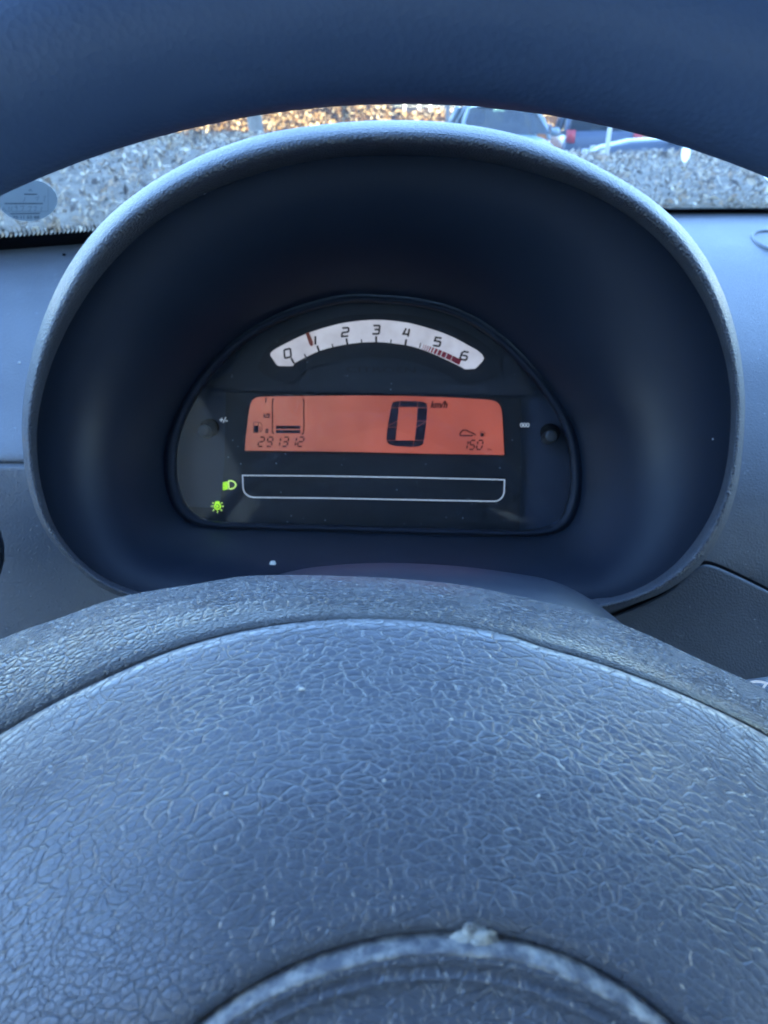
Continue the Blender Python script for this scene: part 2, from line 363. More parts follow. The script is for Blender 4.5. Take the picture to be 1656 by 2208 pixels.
# ------------------------------------------------------------------ parked cars
tyrem = mat('tyre rubber', (0.02, 0.02, 0.02), 0.8); alloy = mat('alloy', (0.5, 0.5, 0.52), 0.3, metal=1.0); seatm = mat('seat cloth', (0.05, 0.055, 0.06), 0.9)
redl = mat('red lamp lens', (0.55, 0.02, 0.03), 0.15); lampm = mat('clear lamp lens', (0.75, 0.78, 0.8), 0.1); platem = mat('number plate', (0.8, 0.8, 0.78), 0.4)
def parked_car(loc, rz, col, label, L=3.95, W=1.68, H=1.46, boot=0.35):
    paint = mat('car paint', col, 0.25); e = empty('parked_car', loc, label, 'car', 'cars parked beyond the bank')
    T = lambda x, y, z: Vector(loc) + Matrix.Rotation(rz, 3, 'Z') @ Vector((x, y, z))    # car points along +y
    # body: lofted cross sections from rear to nose
    st = [(-L/2, .42, .80, .90), (-L/2 + .06, .26, .92, .96), (-L/2 + .35, .20, .97, 1.0), (-.6, .18, .97, 1.0), (.35, .18, .96, 1.0), (.75, .18, .94, 1.0),
          (L/2 - .75, .19, .90, .99), (L/2 - .3, .22, .80, .95), (L/2 - .05, .30, .66, .86), (L/2, .40, .55, .78)]
    rows = []
    for y, z0, z1, ww in st:
        w = W / 2 * ww; row = []
        for k in range(16):
            a = math.pi * 2 * k / 16; cx = math.copysign(abs(math.cos(a)) ** 0.45, math.cos(a)); sz = math.copysign(abs(math.sin(a)) ** 0.55, math.sin(a))
            row.append(T(cx * w * (1 - 0.06 * max(sz, 0)), y, (z0 + z1) / 2 + sz * (z1 - z0) / 2))
        rows.append(row)
    v, f = grid(rows, True); f += [tuple(range(16)), tuple(range(len(v) - 16, len(v)))]
    body = mk('body', v, f, paint, e)
    zb = .95; zt = H; wb = W / 2 * .90; wt = W / 2 * .68; yF, yf = .85, .15; yR, yr = -L/2 + boot * .4, -L/2 + boot
    # roof
    rr = []
    for i in range(7):
        y = yr + (yf - yr) * i / 6; rr.append([T(wt * k / 4, y, zt - .05 * (k / 4) ** 2 - .05 * (2 * i / 6 - 1) ** 2) for k in range(-4, 5)])
    rb = [[p - Vector((0, 0, .04)) for p in r] for r in rr]
    v, f = grid(rr); v2, f2 = grid(rb); mk('roof', v + v2, f + [tuple(i + len(v) for i in q) for q in f2], paint, e)
    zc = zt - .10
    A = lambda s: (T(s * wb, yF, zb), T(s * wt, yf, zc)); B = lambda s: (T(s * wb, -.45, zb), T(s * wt, -.42, zc)); Cc = lambda s: (T(s * wb, yR, zb), T(s * wt, yr, zc))
    for s in (-1, 1):
        for fn, r in ((A, .035), (B, .04), (Cc, .06)):
            p, q = fn(s); MB().tube([p - Vector((0, 0, .08)), p.lerp(q, .5) + (T(s * .03, 0, 0) - T(0, 0, 0)), q + Vector((0, 0, .03))], r, 8).build('pillar', paint, e)
        for c0, c1 in ((A(s), B(s)), (B(s), Cc(s))):
            mk('side_window', [c0[0], c1[0], c1[1], c0[1]], [(0, 1, 2, 3)], M['carglass'], e, smooth=False)
        mp = T(s * (W / 2 + .05), .62, .98); MB().tube([mp - Vector((0, 0, .07)), mp, mp + Vector((0, 0, .07))], [.06, .09, .06], 10).build('wing_mirror', paint, e)
        for yy in (-L/2 + .72, L/2 - .78):
            c = T(s * (W / 2 - .1), yy, .29); ax = T(s * .1, 0, 0) - T(0, 0, 0)
            w_ = empty('wheel', c - Vector(loc)); w_.parent = e
            MB().tube([c - ax, c - ax * .6, c + ax * .6, c + ax], [.25, .29, .29, .25], 20).build('tyre', tyrem, w_); MB().tube([c + ax * .9, c + ax * 1.06], [.19, .17], 14).build('rim', alloy, w_)
        MB().box(T(s * W * .36, L/2 - .13, .66), (.34, .16, .13), Matrix.Rotation(rz, 3, 'Z')).build('headlight', lampm, e)
        MB().box(T(s * W * .40, -L/2 + .045, .84), (.17, .14, .24), Matrix.Rotation(rz, 3, 'Z')).build('tail_light', redl, e)
        for yy in (-.15, -1.05):
            c = T(s * .36, yy, .45); mt = Matrix.Rotation(rz, 3, 'Z')
            MB().tube([c, c + Vector((0, 0, .3)), c + Vector((0, 0, .62))], [.22, .24, .2], 10).tube([c + Vector((0, 0, .66)), c + Vector((0, 0, .74)), c + Vector((0, 0, .84))], [.1, .13, .09], 10).build('seat', seatm, e)
    mk('windscreen', [A(-1)[0], A(1)[0], A(1)[1], A(-1)[1]], [(0, 1, 2, 3)], M['carglass'], e, smooth=False)
    mk('rear_window', [Cc(-1)[0], Cc(1)[0], Cc(1)[1], Cc(-1)[1]], [(0, 1, 2, 3)], M['carglass'], e, smooth=False)
    MB().box(T(0, -L/2 - .005, .62), (.52, .03, .11), Matrix.Rotation(rz, 3, 'Z')).build('number_plate', platem, e, smooth=False)
    MB().box(T(0, -L/2 + .02, .46), (W * .86, .14, .16), Matrix.Rotation(rz, 3, 'Z')).build('bumper', lampm if col[2] > .3 else paint, e)
    return e
parked_car((wx(1077, 15.6), 15.6, 0), math.pi + 0.02, (0.26, 0.31, 0.34), 'silver hatchback with pale tinted windscreen facing us, leftmost parked car')
parked_car((wx(1290, 19), 19.5, 0.02), -0.10, (0.05, 0.07, 0.12), 'dark blue hatchback with red tail light, middle parked car', boot=.5)
parked_car((wx(1560, 13.6), 13.6, 0.0), R(78), (0.035, 0.05, 0.08), 'dark car seen side on behind the leafy bank, rightmost parked car', L=4.3, H=1.42, boot=.9)
mb = MB(); xb = wx(1312, 9.6, 1.0)
mb.tube([(xb, 9.6, .75), (xb, 9.6, .95), (xb + .005, 9.6, 1.2), (xb + .01, 9.6, 1.35)], [.03, .026, .024, .024], 8)
tag(mb.build('marker_post', wp), 'thin white upright marker post on the bank before the dark cars', 'post')

# ------------------------------------------------------------------ windscreen and roof of our own car
def ybase(x): return .85 - .52 * (x - .37) ** 2
ZB = 1.2 - .088
def wsp(x, t):
    q = ybase(x); return Vector((x * (1 - .12 * t), q - .60 * t - .04 * math.sin(math.pi * t), ZB + .46 * t))
XS = cuts(-.52, 1.26, 60)
v, f = grid([[wsp(x, t) for x in XS] for t in cuts(-.02, 1, 16)])
ws = mk('windscreen', v, f, M['screen']); tag(ws, 'clear windscreen with black serrated border along its base', 'windscreen')
mb = MB(); rows = [[wsp(x, t) + Vector((0, -.0015, .001)) for x in XS] for t in (-.03, 0.0, .018)]
def frit_top(x): return .020 - .004 * smooth(-.1, .3, x)
v, f = [], []
n = 640
for i in range(n):
    x0 = -.5 + 1.7 * i / n; x1 = -.5 + 1.7 * (i + 1) / n
    for tt in (-.06, frit_top(x0)):
        pass
    o_ = Vector((0, -.0012, -.0016)); b0 = len(v); t0 = frit_top(x0); t1 = frit_top(x1)
    v += [wsp(x0, -.06) + o_, wsp(x1, -.06) + o_, wsp(x1, t1) + o_, wsp(x0, t0) + o_, wsp(x1 + .0016 * (1 if x0 < 0 else -1), t1 + .006) + o_, wsp(x1 + .0026 * (1 if x0 < 0 else -1), t1 + .016) + o_]
    f += [(b0, b0 + 1, b0 + 2, b0 + 3), (b0 + 3, b0 + 2, b0 + 5, b0 + 4)]
mk('frit_band', v, f, M['black'], ws, smooth=False, recalc=False)
def ws_hit(px, py):                          # where the sight line through a pixel meets the glass
    d = (P(px, py, 1) - CAM); best = None
    lo, hi = .1, 1.4
    for _ in range(60):
        mid = (lo + hi) / 2; p = CAM + d * mid; t = (p.z - ZB) / .46
        q = wsp(p.x / (1 - .12 * t), t)
        if p.y < q.y: lo = mid
        else: hi = mid
    return CAM + d * lo
def on_glass(px, py, off=.002): p = ws_hit(px, py); return p + (CAM - p).normalized() * off
def sticker(name, cx, cy, a, b_, m, label, n=40, tilt=0.0):
    ring = [on_glass(cx + a * math.cos(t) * math.cos(tilt) - b_ * math.sin(t) * math.sin(tilt), cy + a * math.cos(t) * math.sin(tilt) + b_ * math.sin(t) * math.cos(tilt)) for t in [2 * math.pi * k / n for k in range(n)]]
    back = [p + (p - CAM).normalized() * .0006 for p in ring]
    f = [tuple(range(n)), tuple(range(2 * n - 1, n - 1, -1))] + [(k, (k + 1) % n, n + (k + 1) % n, n + k) for k in range(n)]
    return tag(mk(name, ring + back, f, m, smooth=False), label, 'sticker')
stm = mat('sticker paper', (0.50, 0.56, 0.60), 0.5); _t = stm.node_tree; _tr = _t.nodes.new('ShaderNodeBsdfTranslucent'); _tr.inputs[0].default_value = (.42, .46, .48, 1); _mx = _t.nodes.new('ShaderNodeMixShader'); _mx.inputs[0].default_value = .45; _t.links.new(_t.nodes['Principled BSDF'].outputs[0], _mx.inputs[1]); _t.links.new(_tr.outputs[0], _mx.inputs[2]); _t.links.new(_mx.outputs[0], _t.nodes['Material Output'].inputs['Surface'])
st = sticker('sticker_or_bright_spot', 60, 432, 64, 45, stm, 'grey oval service sticker with handwriting at the left of the windscreen')
whm = mat('bright spot white', (0.85, 0.86, 0.86), 0.5); _t = whm.node_tree; _tr = _t.nodes.new('ShaderNodeBsdfTranslucent'); _tr.inputs[0].default_value = (.9, .9, .9, 1); _t.links.new(_tr.outputs[0], _t.nodes['Material Output'].inputs['Surface'])  # translucent white for the ovals that paint bright spots of light at the glass
sticker('sticker_or_bright_spot', 1479, 329, 21, 10, whm, 'small white upright oval patch on the right of the windscreen', tilt=R(100))
sticker('sticker_or_bright_spot', 1668, 384, 22, 10, whm, 'white patch on the windscreen cut by the right edge of the picture', tilt=R(20))
penm = mat('pen ink', (0.08, 0.11, 0.15), 0.6); pen2 = mat('faded pen ink', (0.20, 0.25, 0.30), 0.6)
def ribbon(pts, w, place, closed=False, thick=None):
    """flat stroke of width w (pixels) along pts; place(x, y) -> 3D"""
    n = len(pts); L = []; Rr = []
    for i in range(n):
        p0 = pts[(i - 1) % n] if (closed or i > 0) else pts[i]; p1 = pts[(i + 1) % n] if (closed or i < n - 1) else pts[i]
        a = Vector((pts[i][0] - p0[0], pts[i][1] - p0[1])); b = Vector((p1[0] - pts[i][0], p1[1] - pts[i][1]))
        a = a.normalized() if a.length > 1e-6 else b.normalized(); b = b.normalized() if b.length > 1e-6 else a
        t = (a + b); t = t.normalized() if t.length > 1e-3 else a
        nn = Vector((-t.y, t.x)); k = 1 / max(0.5, nn.dot(Vector((-a.y, a.x))))
        L.append((pts[i][0] + nn.x * w / 2 * k, pts[i][1] + nn.y * w / 2 * k)); Rr.append((pts[i][0] - nn.x * w / 2 * k, pts[i][1] - nn.y * w / 2 * k))
    v = [place(*q) for q in L] + [place(*q) for q in Rr]
    return v, [(i, (i + 1) % n, n + (i + 1) % n, n + i) for i in range(n if closed else n - 1)]
def text_flat(s, cx, cy, h, place, shear=0.0, bold=0.0, rot=0.0, xs=1.0):
    cu = bpy.data.curves.new('t', 'FONT'); cu.body = s; cu.size = 1; cu.shear = shear; cu.offset = bold; cu.align_x = 'CENTER'; cu.align_y = 'CENTER'; cu.resolution_u = 3
    ob = bpy.data.objects.new('t', cu); COL.objects.link(ob); dg = bpy.context.evaluated_depsgraph_get(); dg.update()
    me = bpy.data.meshes.new_from_object(ob.evaluated_get(dg)); k = h / 0.70
    c, sn = math.cos(rot), math.sin(rot)
    v = [place(cx + (q.co.x * xs * c + q.co.y * sn) * k, cy + (q.co.x * xs * sn - q.co.y * c) * k) for q in me.vertices]; f = [tuple(p.vertices) for p in me.polygons]
    bpy.data.objects.remove(ob); bpy.data.meshes.remove(me); return v, f
gp = lambda x, y: on_glass(x, y, .0035)
def mark(name, vf, m, parent): return mk(name, vf[0], vf[1], m, parent, smooth=False, recalc=False)
for ln in (((52, 419), (80, 419)), ((10, 439), (60, 439), (93, 439)), ((22, 461), (60, 460.5), (86, 460))): mark('ruled_line', ribbon(ln, 2.2, gp), penm, st)
mark('frame_line', ribbon(((104, 405), (104, 456), (8, 456)), 0.8, gp), pen2, st)
mark('phone_number', text_flat('70 11 55 88', 56, 469, 6.2, gp, bold=.02, xs=1.35), penm, st)
for pts in ([(3, 456), (8, 447), (13, 455), (5, 451)], [(18, 455), (19, 446), (25, 454), (26, 445)], [(36, 449), (32, 446), (37, 444), (36, 455)], [(43, 445), (52, 444), (47, 456)], [(60, 446), (68, 445), (63, 456)],
            [(72, 446), (79, 445), (75, 455)], [(90, 446), (88, 456)], [(93, 425), (98, 423), (95, 431), (96, 437)], [(76, 428), (84, 423), (80, 433)], [(55, 425), (50, 436)], [(62, 412), (66, 407), (69, 412), (62, 410)]):
    mark('handwriting', ribbon(pts, 1.1, gp), pen2, st)
# roof over the driver
ROOF = True
if ROOF:
    head = mat('headliner cloth', (0.55, 0.55, 0.54), 0.9)
    rows = []
    for i in range(7):
        y = .26 - 1.75 * i / 6
        rows.append([Vector((x, y - (.46 * (x - .37) ** 2 if i == 0 else 0), 1.2 + .40 - .10 * ((x - .37) / .75) ** 4 - .03 * (i / 6 - .3) ** 2)) for x in cuts(-.36, 1.10, 14)])
    top = [[p + Vector((0, 0, .03)) for p in r] for r in rows]; v, f = grid(rows); v2, f2 = grid(top)
    tag(mk('car_roof', v + v2, f + [tuple(i + len(v) for i in q) for q in f2], head), kind='structure')

    trim = mat('dark door trim', (0.05, 0.055, 0.065), 0.7)
    for nm, xd in (('car_door', -.50), ('car_door', 1.24)):
        s_ = 1 if xd > 0 else -1
        rows = [[Vector((xd + s_ * dx, y, z)) for y in cuts(-1.5, .78, 12)] for dx, z in ((-.03, .30), (-.05, .60), (-.03, .88), (-.02, .955), (.0, .965), (.03, .95))]
        v, f = grid(rows); tag(mk(nm, v, f, trim), kind='structure')
    for xd in (0.0, .74):
        rows = []
        for z, hw, yy, th in ((.42, .23, -.30, .10), (.55, .25, -.33, .11), (.80, .25, -.38, .10), (1.02, .22, -.43, .08), (1.10, .17, -.45, .06), (1.12, .07, -.455, .04), (1.16, .11, -.46, .05), (1.24, .13, -.47, .055), (1.31, .12, -.48, .045), (1.34, .06, -.485, .02)):
            rows.append([Vector((xd + hw * math.copysign(abs(math.cos(a)) ** .6, math.cos(a)), yy + th * math.copysign(abs(math.sin(a)) ** .6, math.sin(a)), z)) for a in [2 * math.pi * k / 24 for k in range(24)]])
        v, f = grid(rows, True); f.append(tuple(range(len(v) - 24, len(v)))); tag(mk('car_seat', v, f, trim), kind='structure')
    rows = [[Vector((x, y, z)) for x in cuts(-.5, 1.24, 8)] for y, z in ((-1.5, .28), (-1.56, .6), (-1.58, .98), (-1.5, 1.02))]
    v, f = grid(rows); tag(mk('car_tailgate', v, f, trim), kind='structure')
    tag(MB().box((.37, -.35, .27), (1.7, 2.3, .04)).build('car_floor', trim, smooth=False), kind='structure')

# ------------------------------------------------------------------ dashboard
dash = empty('dashboard', (0.3, 0.6, 0.7), 'grey grained plastic dashboard around the instrument hood', 'dashboard')
def sweep(name, xs, prof, m, sub=8):
    rows = []
    for x in xs:
        pr = prof(x); ev_y = spline1([(i, p[0]) for i, p in enumerate(pr)]); ev_z = spline1([(i, p[1]) for i, p in enumerate(pr)])
        rows.append([Vector((x, ev_y(i / sub), 1.2 + ev_z(i / sub))) for i in range((len(pr) - 1) * sub + 1)])
    v, f = grid(rows); return mk(name, v, f, m, dash)
def prof_l(x):
    q = ybase(x) + .012; k = .16 * max(0, -.26 - x)
    return [(q, -.086), (q - .05, -.106), (.525, -.130), (.462, -.160), (.432, -.173 - k), (.422, -.181 - k), (.430, -.187 - k)]
sweep('top_pad', cuts(-.75, -.142, 34), prof_l, M['dash'])
def prof_ll(x):
    k = .16 * max(0, -.26 - x)
    return [(.432, -.183 - k), (.421, -.1835 - k), (.416, -.190 - k), (.402, -.24), (.388, -.29), (.372, -.36), (.36, -.5)]
sweep('lower_panel', cuts(-.75, -.142, 34), prof_ll, M['dash_low'])
def prof_r(x):
    q = ybase(x) + .012
    return [(q, -.084), (.72, -.104), (.58, -.140), (.505, -.175), (.458, -.21), (.435, -.245), (.425, -.28), (.43, -.34)]
sweep('top_pad', cuts(.135, 1.3, 50), prof_r, M['dash'])
sweep('top_pad', cuts(-.1425, .1355, 12), lambda x: [(ybase(x) + .012, -.090), (.68, -.108), (.62, -.125), (.58, -.150)], M['dash'])
# lower right panel: rounded plate in front of the pad
def rounded_plate(name, outline, depth, thick, m, parent, place=P, bev=6.0, cx=None, cy=None):
    cx = cx or sum(p[0] for p in outline) / len(outline); cy = cy or sum(p[1] for p in outline) / len(outline)
    def ins(k): return [(p[0] + (cx - p[0]) / math.hypot(cx - p[0], cy - p[1]) * k, p[1] + (cy - p[1]) / math.hypot(cx - p[0], cy - p[1]) * k) for p in outline]
    rows = [[place(x, y, depth + thick) for x, y in ins(0)]]
    for i in range(5):
        a = i / 4 * math.pi / 2; rows.append([place(x, y, depth + bev / F * depth * (1 - math.sin(a))) for x, y in ins(bev * (1 - math.cos(a)))])
    v, f = grid(rows, True); n = len(outline); f.append(tuple(range(len(v) - n, len(v))))
    return mk(name, v, f, m, parent)
def densify(pts, k=6):
    n = len(pts); out = []
    for i in range(n):
        p0, p1, p2, p3 = (pts[(i + j) % n] for j in (-1, 0, 1, 2))
        for s in range(k):
            t = s / k; out.append(tuple(0.5 * (2 * p1[a] + (p2[a] - p0[a]) * t + (2 * p0[a] - 5 * p1[a] + 4 * p2[a] - p3[a]) * t * t + (3 * p1[a] - p0[a] - 3 * p2[a] + p3[a]) * t ** 3) for a in (0, 1)))
    return out
kp = [(1512, 1219), (1540, 1221), (1600, 1247), (1700, 1296), (1900, 1390), (2100, 1500), (2000, 1800), (1500, 1850), (1100, 1800), (1130, 1480), (1250, 1355), (1330, 1325), (1400, 1296), (1450, 1268), (1488, 1234)]
rounded_plate('knee_panel', densify(kp), .44, .05, M['knee'], dash, bev=7)
kc = densify(kp); mk('panel_gap_shade', [P(1560 + (x - 1560) * 1.015, 1600 + (y - 1600) * 1.022, .447) for x, y in kc], [tuple(range(len(kc)))], M['black'], dash, smooth=False)  # black sheet paints the shadow line along the knee panel's upper edge
# air vent at the left edge
vent = MB(); c = P(-147, 1195, .40)
vent.tube([c + (Vector((1, 0, 0)) * math.cos(a) + UP * math.sin(a)) * .030 for a in [2 * math.pi * k / 40 for k in range(41)]], .0055, 10, cap=False)
av = tag(vent.build('air_vent', M['knee']), 'dark round air vent cut by the left edge of the picture', 'air vent')
MB().tube([c + AX * .012, c + AX * .016], .03, 24).build('vane', M['knee'], av)
# oval speaker bezel at the right edge, on the pad
sp = P(1682, 524, .702); sb = MB()
sb.tube([sp + Vector((.021 * math.cos(a), .035 * math.sin(a), .0054 * math.sin(a))) for a in [2 * math.pi * k / 32 for k in range(33)]], .0022, 8, cap=False)
sb.build('speaker_bezel', M['dash'], dash)

# ------------------------------------------------------------------ instrument cluster
D0, D1 = .37, .455
ic = empty('instrument_cluster', P(828, 1300, .42), 'round hooded instrument cluster with red display and white tachometer arc', 'instrument cluster')
CX, CY = 828, 830
outer = [(850,259),(1000,268),(1150,300),(1300,365),(1400,426),(1490,510),(1550,608),(1590,730),(1606,850),(1603,950),(1590,1050),(1560,1140),(1512,1216),(1440,1272),(1370,1301),(1290,1325),(1100,1345),(828,1350),(600,1345),(420,1325),
         (320,1308),(260,1287),(210,1262),(150,1210),(100,1150),(66,1070),(51,990),(48,890),(65,780),(100,670),(150,570),(220,480),(300,412),(400,352),(550,294),(700,268)]
inner = [(850,334),(1000,342),(1150,373),(1300,432),(1400,500),(1480,590),(1540,700),(1573,830),(1573,950),(1556,1050),(1522,1130),(1462,1210),(1400,1257),(1330,1286),(1270,1293),(1100,1318),(828,1322),(600,1318),(420,1300),
         (300,1276),(232,1250),(172,1206),(120,1138),(91,1055),(80,975),(82,900),(110,788),(160,680),(240,568),(320,492),(420,428),(550,376),(700,343)]
frame = [(810,640),(900,648),(980,668),(1060,712),(1130,775),(1190,848),(1230,915),(1248,985),(1250,1060),(1242,1100),(1222,1134),(1190,1150),(1150,1155),(1100,1155),(1040,1154),(980,1152),(900,1150),(828,1148),(740,1145),(660,1143),(580,1141),(520,1139),(470,1137),(440,1134),(415,1128),(385,1105),(367,1070),(358,1020),(361,960),(385,890),(430,815),(500,742),(580,690),(680,653)]
fo, fi, ff = star(outer, CX, CY), star(inner, CX, CY), star(frame, CX, CY)
NA = 192; ANG = [2 * math.pi * k / NA for k in range(NA)]
def ringpx(fn, k=1.0): return [(CX + fn(a) * k * math.cos(a), CY - fn(a) * k * math.sin(a)) for a in ANG]
RO, RI, RF = ringpx(fo), ringpx(fi), ringpx(ff)
def mixr(A, B, t): return [(a[0] + (b[0] - a[0]) * t, a[1] + (b[1] - a[1]) * t) for a, b in zip(A, B)]
rows = []
for t, dd in ((-.03, .024), (-.015, .018), (0.0, .0145), (.08, .0100), (.18, .0045), (.30, -.0005), (.42, -.0035), (.54, -.0046), (.66, -.0036), (.78, -.0002), (.88, .0050), (.95, .0105), (1.0, .018)):
    rows.append([P(x, y, D0 + dd) for x, y in mixr(RI, RO, t)])
for kk, dd in ((.995, .03), (.975, .06), (.95, .11), (.90, .19)):
    rows.append([P(CX + (x - CX) * kk, CY + (y - CY) * kk, D0 + dd) for x, y in RO])
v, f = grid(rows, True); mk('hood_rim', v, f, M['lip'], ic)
rows = []; NS = 26
for i in range(NS + 1):
    s = i / NS; e_ = s ** .88; g = .25 * s + .75 * s ** 2.0
    ro = mixr(RI, RF, e_ * .985); rows.append([P(x, y, D0 + .016 + (D1 - D0 - .016) * g) for x, y in ro])
SHROUD = [p for r in rows for p in r]
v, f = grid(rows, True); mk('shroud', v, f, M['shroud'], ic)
def on_shroud(px, py):
    return min(SHROUD, key=lambda p: (to_px(p)[0] - px) ** 2 + (to_px(p)[1] - py) ** 2)
# frame round the lens
rows = []
for k, dd in ((1.02, .002), (1.0, -.0003), (.99, -.0010), (.975, -.0008), (.962, .0006), (.952, .004), (.948, .02)):
    rows.append([P(CX + (x - CX) * k, 905 + (y - 905) * k, D1 + dd) for x, y in RF])
v, f = grid(rows, True); mk('lens_frame', v, f, M['shroud'], ic)
rows = [[P(828 + (x - 828) * k, 905 + (y - 905) * k, D1 + .003 - .004 * (1 - k * k)) for x, y in RF] for k in (.965, .8, .6, .4, .2, .02)]
v, f = grid(rows, True); f.append(tuple(range(len(v) - NA, len(v)))); mk('lens', v, f, M['lens'], ic)
DF = D1 + .020                               # instrument face
v = [P(828 + (x - 828) * .97, 905 + (y - 905) * .97, DF) for x, y in RF]
mk('faceplate', v, [tuple(range(NA))], M['pocket'], ic, smooth=False)
def plate(name, px, depth, thick, m, parent, smooth_=False):
    n = len(px); v = [P(x, y, depth) for x, y in px] + [P(x, y, depth + thick) for x, y in px]
    return mk(name, v, [tuple(range(n))] + [(i, (i + 1) % n, n + (i + 1) % n, n + i) for i in range(n)], m, parent, smooth=False)
# tachometer bezel (arched plate), its recess, main mask
arch = [(488,842),(500,800),(530,745),(580,703),(660,668),(760,648),(850,646),(950,662),(1040,705),(1110,765),(1140,830),(1142,852)]
plate('tachometer_bezel', densify(arch, 4)[:-6] + [(1142, 852)], DF - .004, .0035, M['mask2'], ic)
band = [(560,800),(568,765),(590,738),(650,708),(730,684),(811,676),(900,682),(980,704),(1050,745),(1078,775),(1072,810),(1000,828),(960,806),(880,778),(811,770),(740,775),(670,795),(620,825)]
plate('scale_surround', densify(band, 4), DF - .0055, .0014, M['mask'], ic)
mask = [(487, 846), (1122, 858), (1128, 900), (1124, 1000), (1118, 1140), (420, 1130), (408, 1110), (482, 1100), (486, 1000)]
plate('instrument_mask', [(487,846),(1124,858),(1120,1143),(470,1134),(484,1000)], DF - .0045, .003, M['mask'], ic)
plate('instrument_mask', [(400,1092),(482,1096),(482,1133),(440,1128),(408,1112)], DF - .0044, .003, M['mask'], ic)
# tachometer
CV = lambda pts: [(560 + x / 3.312, 670 + y / 3.312) for x, y in pts]
up_arc = [(88, 290), (120, 268), (330, 165), (560, 95), (700, 73), (830, 65), (960, 73), (1100, 95), (1350, 175), (1550, 280)]
arc = CV([(75,318),(79,300),(95,285)] + [(x, spline1(up_arc)(x)) for x in range(120, 1551, 55)] + [(1588,312),(1602,340),(1590,362),(1550,405),(1535,415),(1465,418),(1440,402)] +
         [(x, spline1([(240,378),(420,290),(620,240),(830,223),(1040,245),(1140,270),(1300,335),(1440,402)])(x)) for x in range(1400, 239, -50)] + [(243,385),(238,394),(220,396),(140,395),(122,388)])
DT = DF - .0075
tach = plate('tachometer', arc, DT, .002, M['tach'], ic)
G = {'0': ([(.12,0),(.88,0),(1,.12),(1,.88),(.88,1),(.12,1),(0,.88),(0,.12)], 1), '1': ([(.5,1),(.5,0)], 0), '2': ([(0,1),(.85,1),(1,.9),(1,.6),(.88,.5),(.12,.46),(0,.36),(0,0),(1,0)], 0),
     '3': ([(0,1),(.9,1),(1,.9),(1,.6),(.85,.52),(.25,.52),(.85,.52),(1,.42),(1,.1),(.9,0),(0,0)], 0), '4': ([(.8,0),(.8,.95),(.8,.3),(0,.3),(.3,1)], 0), '5': ([(1,1),(.1,1),(.05,.58),(.88,.56),(1,.46),(1,.1),(.88,0),(0,0)], 0),
     '6': ([(1,1),(.3,1),(0,.75),(0,.1),(.12,0),(.88,0),(1,.1),(1,.42),(.88,.52),(0,.52)], 0)}
def glyph(ch, cx, cy, w, h, rot, sw, place, slant=.12):
    pts, cl = G[ch]; c, s = math.cos(rot), math.sin(rot); out = []
    for x, y in pts:
        X = (x - .5) * w + (y - .5) * h * slant; Y = -(y - .5) * h; out.append((cx + X * c - Y * s, cy + X * s + Y * c))
    return ribbon(out, sw, place, bool(cl))
tp = lambda x, y: P(x, y, DT - .0002)
for ch, x, y, rot in (('0',620,762,-20),('1',680,734,-12),('2',744.5,716,-6),('3',811,711,0),('4',877,717,6),('5',943,737,13),('6',1001,767,20)):
    mark('scale_digit', glyph(ch, x, y, 14, 18, R(rot * .6), 4.0, tp), M['ink'], tach)
def tick(x, y, L, w, cx=811, cy=1120):
    dx, dy = cx - x, cy - y; k = math.hypot(dx, dy); dx /= k; dy /= k
    mark('scale_tick', ribbon([(x - dx * L / 2, y - dy * L / 2), (x + dx * L / 2, y + dy * L / 2)], w, tp), M['ink'], tach)
for x, y in ((631,778),(686,751.5),(748,736),(811,731.5),(875,738)): tick(x, y, 13, 4.4)
for x, y in ((658,767),(717,745.5),(779.5,735.5),(843,736)): tick(x, y, 8, 2.8)
tick(906, 745, 11, 2.2)
rl0 = spline1([(907,748),(930,755),(955,764.5),(980,776),(999,786)])
xx = 911.0
for w in (1.2, 1.5, 2, 2.6, 3.6, 5.5, 7, 8.5, 10.5, 18):
    a, b_ = xx, xx + w; n_ = 3.2
    q = [(a + n_, rl0(a) - 6), (b_ + n_, rl0(b_) - 6), (b_ - 1.6, rl0(b_) + 5), (a - 1.6, rl0(a) + 5)]
    mk('redline_block', [tp(*p) for p in q], [(0, 1, 2, 3)], M['redink'], tach, smooth=False); xx = b_ + max(1.2, 3.2 - w * .2)
nd = [(659, 719), (666, 716), (675, 738), (675, 744), (671, 747), (667, 742)]
mk('needle', [P(x, y, DT - .0022) for x, y in nd] + [P(x, y, DT - .0008) for x, y in nd], [tuple(range(6))] + [(i, (i + 1) % 6, 6 + (i + 1) % 6, 6 + i) for i in range(6)], M['needle'], tach, smooth=False)
mark('emboss_lettering', text_flat('CITROËN', 822, 798, 12, lambda x, y: P(x, y + (x - 822) * .012, DF - .0043), bold=.01, xs=2.1), M['ink'], ic)
